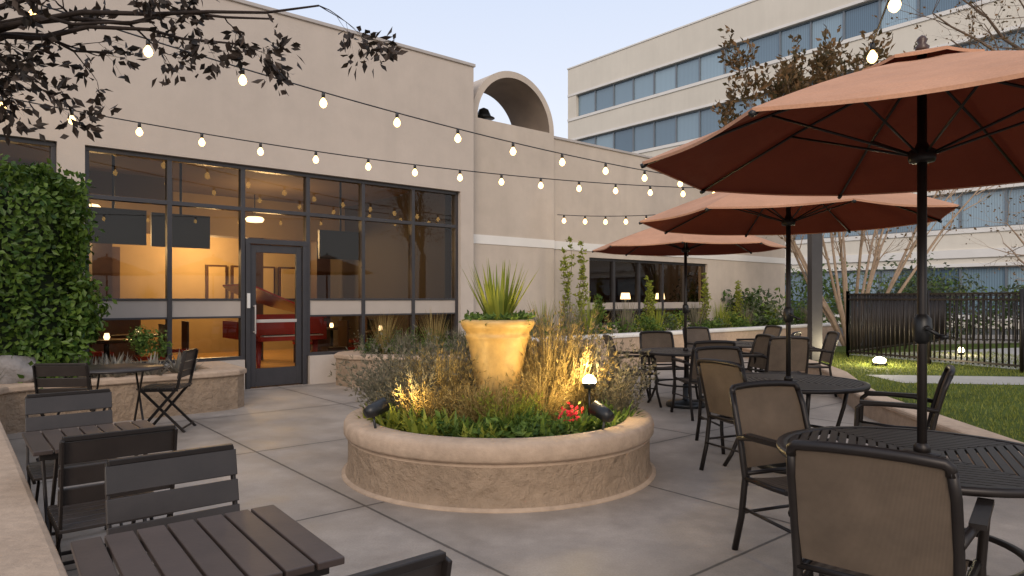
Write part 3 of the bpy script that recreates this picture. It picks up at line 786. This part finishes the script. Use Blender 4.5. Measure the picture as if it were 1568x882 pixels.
def umbrella():
    b=B(); Rr=1.22; ze=2.05; za=2.47; a0=math.radians(169.8)
    def rib(k,f):
        a=a0+k*math.pi/4; r=Rr*f
        return V((math.cos(a)*r,math.sin(a)*r,ze+(za-ze)*(1-f)+.02*math.sin(math.pi*f)))
    def panel(f0,f1,dz,nr,sag):
        nt_=8
        for k in range(8):
            vs=[];fs=[]
            for i in range(nr+1):
                f=f0+(f1-f0)*i/nr; A=rib(k,f);C=rib(k+1,f)
                for j in range(nt_+1):
                    t=j/nt_; q=A.lerp(C,t); q.z+=dz-sag*math.sin(math.pi*t)*f*(1-.5*f)
                    if i==nr: q.x*=1-.025*math.sin(math.pi*t); q.y*=1-.025*math.sin(math.pi*t)
                    vs.append(q)
            for i in range(nr):
                for j in range(nt_):
                    a=i*(nt_+1)+j; fs.append((a,a+1,a+nt_+2,a+nt_+1))
            b.add(vs,fs,'canvas',True)
            b.add([q+V((0,0,-.006)) for q in vs],fs,'underside_shade',True)  # dark copy of the panel, carries the underside shade in its colour
            hv=vs[-(nt_+1):]; vv=[];ff=[]
            for q in hv: vv+= [q, q+V((0,0,-.014))]
            for j in range(nt_): ff.append((2*j,2*j+2,2*j+3,2*j+1))
            b.add(vv,ff,'canvas',True)
    panel(.10,1,0,8,.03); panel(0.02,.2,.035,3,.01)
    for k in range(8):
        b.tube([rib(k,.03)+V((0,0,-.035)),rib(k,.5)+V((0,0,-.025)),rib(k,.99)+V((0,0,-.018))],.007,'dark',6)
        a=a0+k*math.pi/4
        b.tube([V((math.cos(a)*.045,math.sin(a)*.045,2.04)),rib(k,.52)+V((0,0,-.03))],.006,'dark',6)
        b.tube([rib(k,.985)+V((0,0,-.02)),rib(k,1.005)+V((0,0,-.02))],.012,'black',6)
    b.tube([(0,0,.05),(0,0,2.50)],.0195,'dark',14)
    b.lathe([(.0,2.0),(.05,2.005),(.055,2.02),(.055,2.055),(.03,2.07),(.022,2.09)],'dark',20)
    b.lathe([(.0,2.40),(.05,2.40),(.05,2.43),(.022,2.45)],'dark',16)
    b.lathe([(.025,2.50),(.03,2.515),(.015,2.53),(.022,2.545),(.015,2.56),(.0,2.57)],'wood',16)
    b.lathe([(.02,1.20),(.038,1.215),(.042,1.26),(.038,1.31),(.02,1.33)],'black',16)
    b.tube([(0,-.03,1.27),(-.02,-.075,1.27)],.012,'black',8); b.tube([(-.02,-.07,1.27),(.03,-.085,1.235)],.008,'black',6); b.tube([(.03,-.085,1.235),(.032,-.12,1.235)],.011,'black',8)
    b.lathe([(.02,.715),(.034,.72),(.034,.745),(.022,.76)],'dark',16)
    b.lathe([(.0,.0),(.25,.0),(.25,.04),(.22,.065),(.06,.08),(.035,.1),(.035,.28),(.02,.29)],'black',32)
    return b.make('patio_umbrella',data_only=True)
UM=umbrella()
for (x,y,a) in ((1.82,3.0,0),(2.29,5.6,.12),(2.26,8.8,-.1)):
    mkobj('patio_umbrella',UM,None,Matrix.Translation((x,y,0))@Matrix.Rotation(a,4,'Z'))

def bistro_chair(k):
    b=B(); I=Matrix.Identity(3)
    for s in (-1,1):
        x=s*.205
        b.bar((x,-.25,.84),(x,-.17,.46),.012,.03,'dark',(1,0,0)); b.bar((x,-.17,.47),(x,.22,0),.012,.03,'dark',(1,0,0))
        b.bar((x-s*.02,.18,.44),(x-s*.02,-.24,0),.012,.028,'dark',(1,0,0))
        b.bar((x,.20,.445),(x,-.18,.445),.014,.025,'dark',(1,0,0))
    for y,z in ((.19,.04),(-.21,.04)): b.bar((-.205,y,z),(.205,y,z),.02,.012,'dark',(0,0,1))
    for i in range(6): b.obox((0,-.165+i*.072,.463),(.42,.062,.016),I,k)
    d=V((0,-.08,.38)).normalized(); rot=Matrix((V((1,0,0)),V((0,d.z,-d.y)),d)).transposed()
    for z,h in ((.785,.095),(.685,.08),(.60,.07)):
        b.obox((0,-.25+(.84-z)*.21+.016,z),(.43,.016,h),rot,k)
    b.bar((-.205,-.236,.842),(.205,-.236,.842),.02,.026,'dark',(0,0,1))
    return b.make('folding_chair',data_only=True)
BC=bistro_chair('slatblk')
def bistro_table(sz,k):
    b=B(); h=sz/2; I=Matrix.Identity(3); n=7; w_=sz/n
    for i in range(n): b.obox((-h+w_*(i+.5),0,.712),(w_-.008,sz,.02),I,k)
    for s in (-1,1):
        b.box((-h+.03,s*(h-.05)-.012,.67),(h-.03,s*(h-.05)+.012,.70),'dark')
        x=s*(h-.08)
        b.bar((x,h-.07,.68),(x,-h+.04,0),.014,.03,'dark',(1,0,0)); b.bar((x-s*.02,-h+.07,.68),(x-s*.02,h-.04,0),.014,.03,'dark',(1,0,0))
    for y in (-h+.05,h-.05): b.bar((-h+.08,y,.03),(h-.08,y,.03),.018,.014,'dark',(0,0,1))
    b.bar((-h+.08,0,.36),(h-.08,0,.36),.018,.018,'dark',(0,0,1))
    return b.make('slatted_table',data_only=True)
BT=bistro_table(.57,'slat')
place('slatted_table',BT,-.835,1.83,P.x+.03,P.y+.03,0,.003)
place('slatted_table',BT,-2.08,3.38,P.x,P.y,0,.003)
def bc_(c,f): place('folding_chair',BC,c[0],c[1],f[0],f[1],0,.003)
c1=V((-.76,1.88,0)); c2=V((-2.12,3.40,0))
bc_(c1+P*.47,-P); bc_(c1-P*.47,P); bc_(c2-P*.54,P); bc_(c2+P*.52,-P)
b=B(); b.lathe([(0,.715),(.40,.715),(.41,.725),(.40,.74),(0,.74)],'slatblk',40)
for s in (-1,1):
    b.bar((s*.2,.22,.71),(s*.2,-.28,0),.014,.028,'dark',(1,0,0)); b.bar((s*.18,-.22,.71),(s*.18,.28,0),.014,.028,'dark',(1,0,0))
b.bar((-.2,.27,.02),(.2,.27,.02),.018,.014,'dark',(0,0,1)); b.bar((-.2,-.27,.02),(.2,-.27,.02),.018,.014,'dark',(0,0,1))
b.make('bistro_table',None,Matrix.Translation((-3.80,6.5,0))@Matrix.Rotation(.7,4,'Z'))
bc_((-3.68,7.2),(-.95,-.15)); bc_((-3.85,5.95),(-.15,1))

# ------------------------------------------------------------------ string lights
def string(p0,p1,sag,gap,first):
    p0=V(p0); p1=V(p1); Ln=(p1-p0).length; n=60; b=B()
    f=lambda t: p0.lerp(p1,t)+V((0,0,-4*sag*t*(1-t)))
    b.tube([f(i/n) for i in range(n+1)],.008,'black',5)
    s=first
    while s<Ln-.15:
        q=f(s/Ln)+V((R.uniform(-.01,.01),0,0))
        b.lathe([(.004,.0),(.017,-.005),(.02,-.02),(.02,-.06),(.014,-.065)],'black',10,q)
        b.lathe([(.012,-.062),(.022,-.08),(.038,-.105),(.043,-.127),(.034,-.154),(.014,-.172),(0,-.176)],'bulb',10,q)
        s+=gap*R.uniform(.97,1.03)
    b.make('string_lights')
string((-6.75,7.95,3.92),(6.2,13.85,3.66),.38,.73,.62)
string((-5.4,5.18,4.25),(6.2,13.85,3.6),.42,.88,.55)
string((.95,14.2,3.16),(6.2,13.85,3.6),.2,.42,.15)
string((-.35,-3.0,3.7),(6.25,13.85,3.7),.10,1.08,.85)

# ------------------------------------------------------------------ trees
b=B(); tp=V((-4.6,4.1,.35))
b.tube([tp,tp+V((.05,.0,.9)),tp+V((.15,.05,1.7)),tp+V((.25,.05,2.3))],[.13,.11,.09,.08],'barkd',10)
fork=tp+V((.25,.05,2.3))
def limb(b,p0,p1,r0,r1,k,kids,lev,leafk,ls,ln,sag=.1,clen=.55,upb=-.1,spr=.9):
    p0=V(p0);p1=V(p1); pts=[]; n=9
    for i in range(n+1):
        t=i/n; pts.append(p0.lerp(p1,t)+V((0,0,sag*math.sin(math.pi*t)))+(rdir()*.05 if 0<i<n else V((0,0,0))))
    rs=[r0+(r1-r0)*i/n for i in range(n+1)]
    b.tube(pts,rs,k,7,False)
    d=(p1-p0).normalized()
    for i in range(kids):
        j=R.randrange(2,n+1); nd=(d*.7+rdir()*spr).normalized()
        grow(b,pts[j],nd,clen*R.uniform(.5,1.),rs[j]*.6,lev,k,leafk,ls,ln,upb,.22,3,.4,.8,5)
for (x,y,z,kd) in ((-2.95,4.2,2.75,3),(-2.6,4.4,3.0,3),(-2.2,4.1,3.08,4),(-1.55,4.4,3.22,7),(-1.2,4.2,3.22,8),(-1.9,4.0,3.35,4),(-2.9,3.9,3.3,3),(-3.3,4.3,2.75,2),(-1.75,4.3,3.02,5)):
    limb(b,fork,(x,y,z),.028,.006,'barkd',kd,2,'darkleaf',.08,4,.2,.36,-.05,.8)
b.make('overhanging_tree')
b=B(); tp=V((8.5,9.2,.1))
b.tube([tp,tp+V((.0,.0,1.5)),tp+V((-.1,.05,2.8))],[.15,.12,.1],'bark',10); fork=tp+V((-.1,.05,2.8))
for (x,y,z) in ((5.6,9,5.2),(6.1,9.4,5.0),(6.6,8.8,5.3),(7.2,9.5,5.6),(6.3,10,4.4),(7.6,8.6,4.9),(9.5,9,5.6),(6.9,9.8,3.6),(7.7,9,3.5),(5.9,9.2,5.7)):
    limb(b,fork,(x,y,z),.045,.008,'bark',9,2,'brownleaf',.06,2,.25,.8,.2)
b.make('bare_tree')
b=B(); tp=V((9.1,18.2,.1))
for i in range(15):
    a=i/15*6.283+R.uniform(-.2,.2); rr=R.uniform(1.2,3.4)
    end=tp+V((math.cos(a)*rr,math.sin(a)*rr*.7,R.uniform(3.4,5.0)))
    p0=tp+V((math.cos(a)*.12,math.sin(a)*.12,0)); m=p0+V((math.cos(a)*rr*.3,math.sin(a)*rr*.2,1.3))
    b.tube([p0,(p0+m)/2+V((0,0,.1)),m,(m+end)/2+V((0,0,.2)),end],[.065,.055,.043,.03,.016],'pale',8,False)
    for j in range(6):
        t=R.uniform(.3,1); q=m.lerp(end,t)
        grow(b,q,((end-m).normalized()+rdir()*.6),1.2*R.uniform(.5,1),.018,2,'pale','brownleaf',.12,1 if q.z<4.4 else 3,.3,.2,3,.4,.7,5)
for i in range(12):
    x=R.uniform(-2.4,.8); q=tp+V((x,R.uniform(-1,1),4.6+R.uniform(0,.9)))
    grow(b,q,V((R.uniform(-.4,.3),0,1)),1.5*R.uniform(.5,1),.025,3,'pale','brownleaf',.2,7,.3,.2,3,.4,.6,5)
b.make('crepe_myrtle_tree')
b=B(); tp=V((16.5,19.5,.1))
for i in range(9):
    a=i/9*6.283; end=tp+V((math.cos(a)*R.uniform(1,3.2),math.sin(a)*2,R.uniform(3,5)))
    limb(b,tp,end,.07,.015,'pale',7,2,'brownleaf',.1,1,.2,1.2,.2)
b.make('crepe_myrtle_tree')

# ------------------------------------------------------------------ light, world, camera
EL,AZ=math.radians(30),math.radians(185)
sd=V((math.sin(AZ)*math.cos(EL),math.cos(AZ)*math.cos(EL),math.sin(EL)))
sl=bpy.data.lights.new('sun','SUN'); sl.energy=1.3; sl.angle=math.radians(25); sl.color=(1,.84,.68)
so=bpy.data.objects.new('sun',sl); scene.collection.objects.link(so); so.rotation_euler=sd.to_track_quat('Z','Y').to_euler()
w=bpy.data.worlds.new('World'); scene.world=w; w.use_nodes=True; nt=w.node_tree; nt.nodes.clear()
sky=N(nt,'ShaderNodeTexSky'); sky.sky_type='NISHITA'; sky.sun_disc=False; sky.sun_elevation=EL; sky.sun_rotation=AZ; sky.dust_density=3; sky.air_density=1
bg=N(nt,'ShaderNodeBackground'); bg.inputs[1].default_value=.12
# thin high haze: paler towards the horizon
gz=N(nt,'ShaderNodeSeparateXYZ'); L(nt,N(nt,'ShaderNodeTexCoord').outputs['Generated'],gz.inputs[0])
haze=mixcol(nt,maprange(nt,gz.outputs['Z'],.12,.48,0,1),(10.4,10.1,10.3),(7.6,8.5,10.4))
hz=N(nt,'ShaderNodeMix',data_type='RGBA'); hz.inputs[0].default_value=.66; L(nt,sky.outputs[0],hz.inputs[6]); L(nt,haze,hz.inputs[7])
L(nt,hz.outputs[2],bg.inputs[0])
wo=N(nt,'ShaderNodeOutputWorld'); L(nt,bg.outputs[0],wo.inputs[0])
cd=bpy.data.cameras.new('camera'); cam=bpy.data.objects.new('camera',cd); scene.collection.objects.link(cam)
cam.location=(0,0,1.4); cam.rotation_euler=(math.radians(90),0,0); cd.lens=23.76; cd.sensor_width=36; cd.shift_y=.0102; cd.clip_start=.05; cd.clip_end=2000
scene.camera=cam
scene.view_settings.view_transform='Standard'; scene.view_settings.look='None'; scene.view_settings.exposure=0
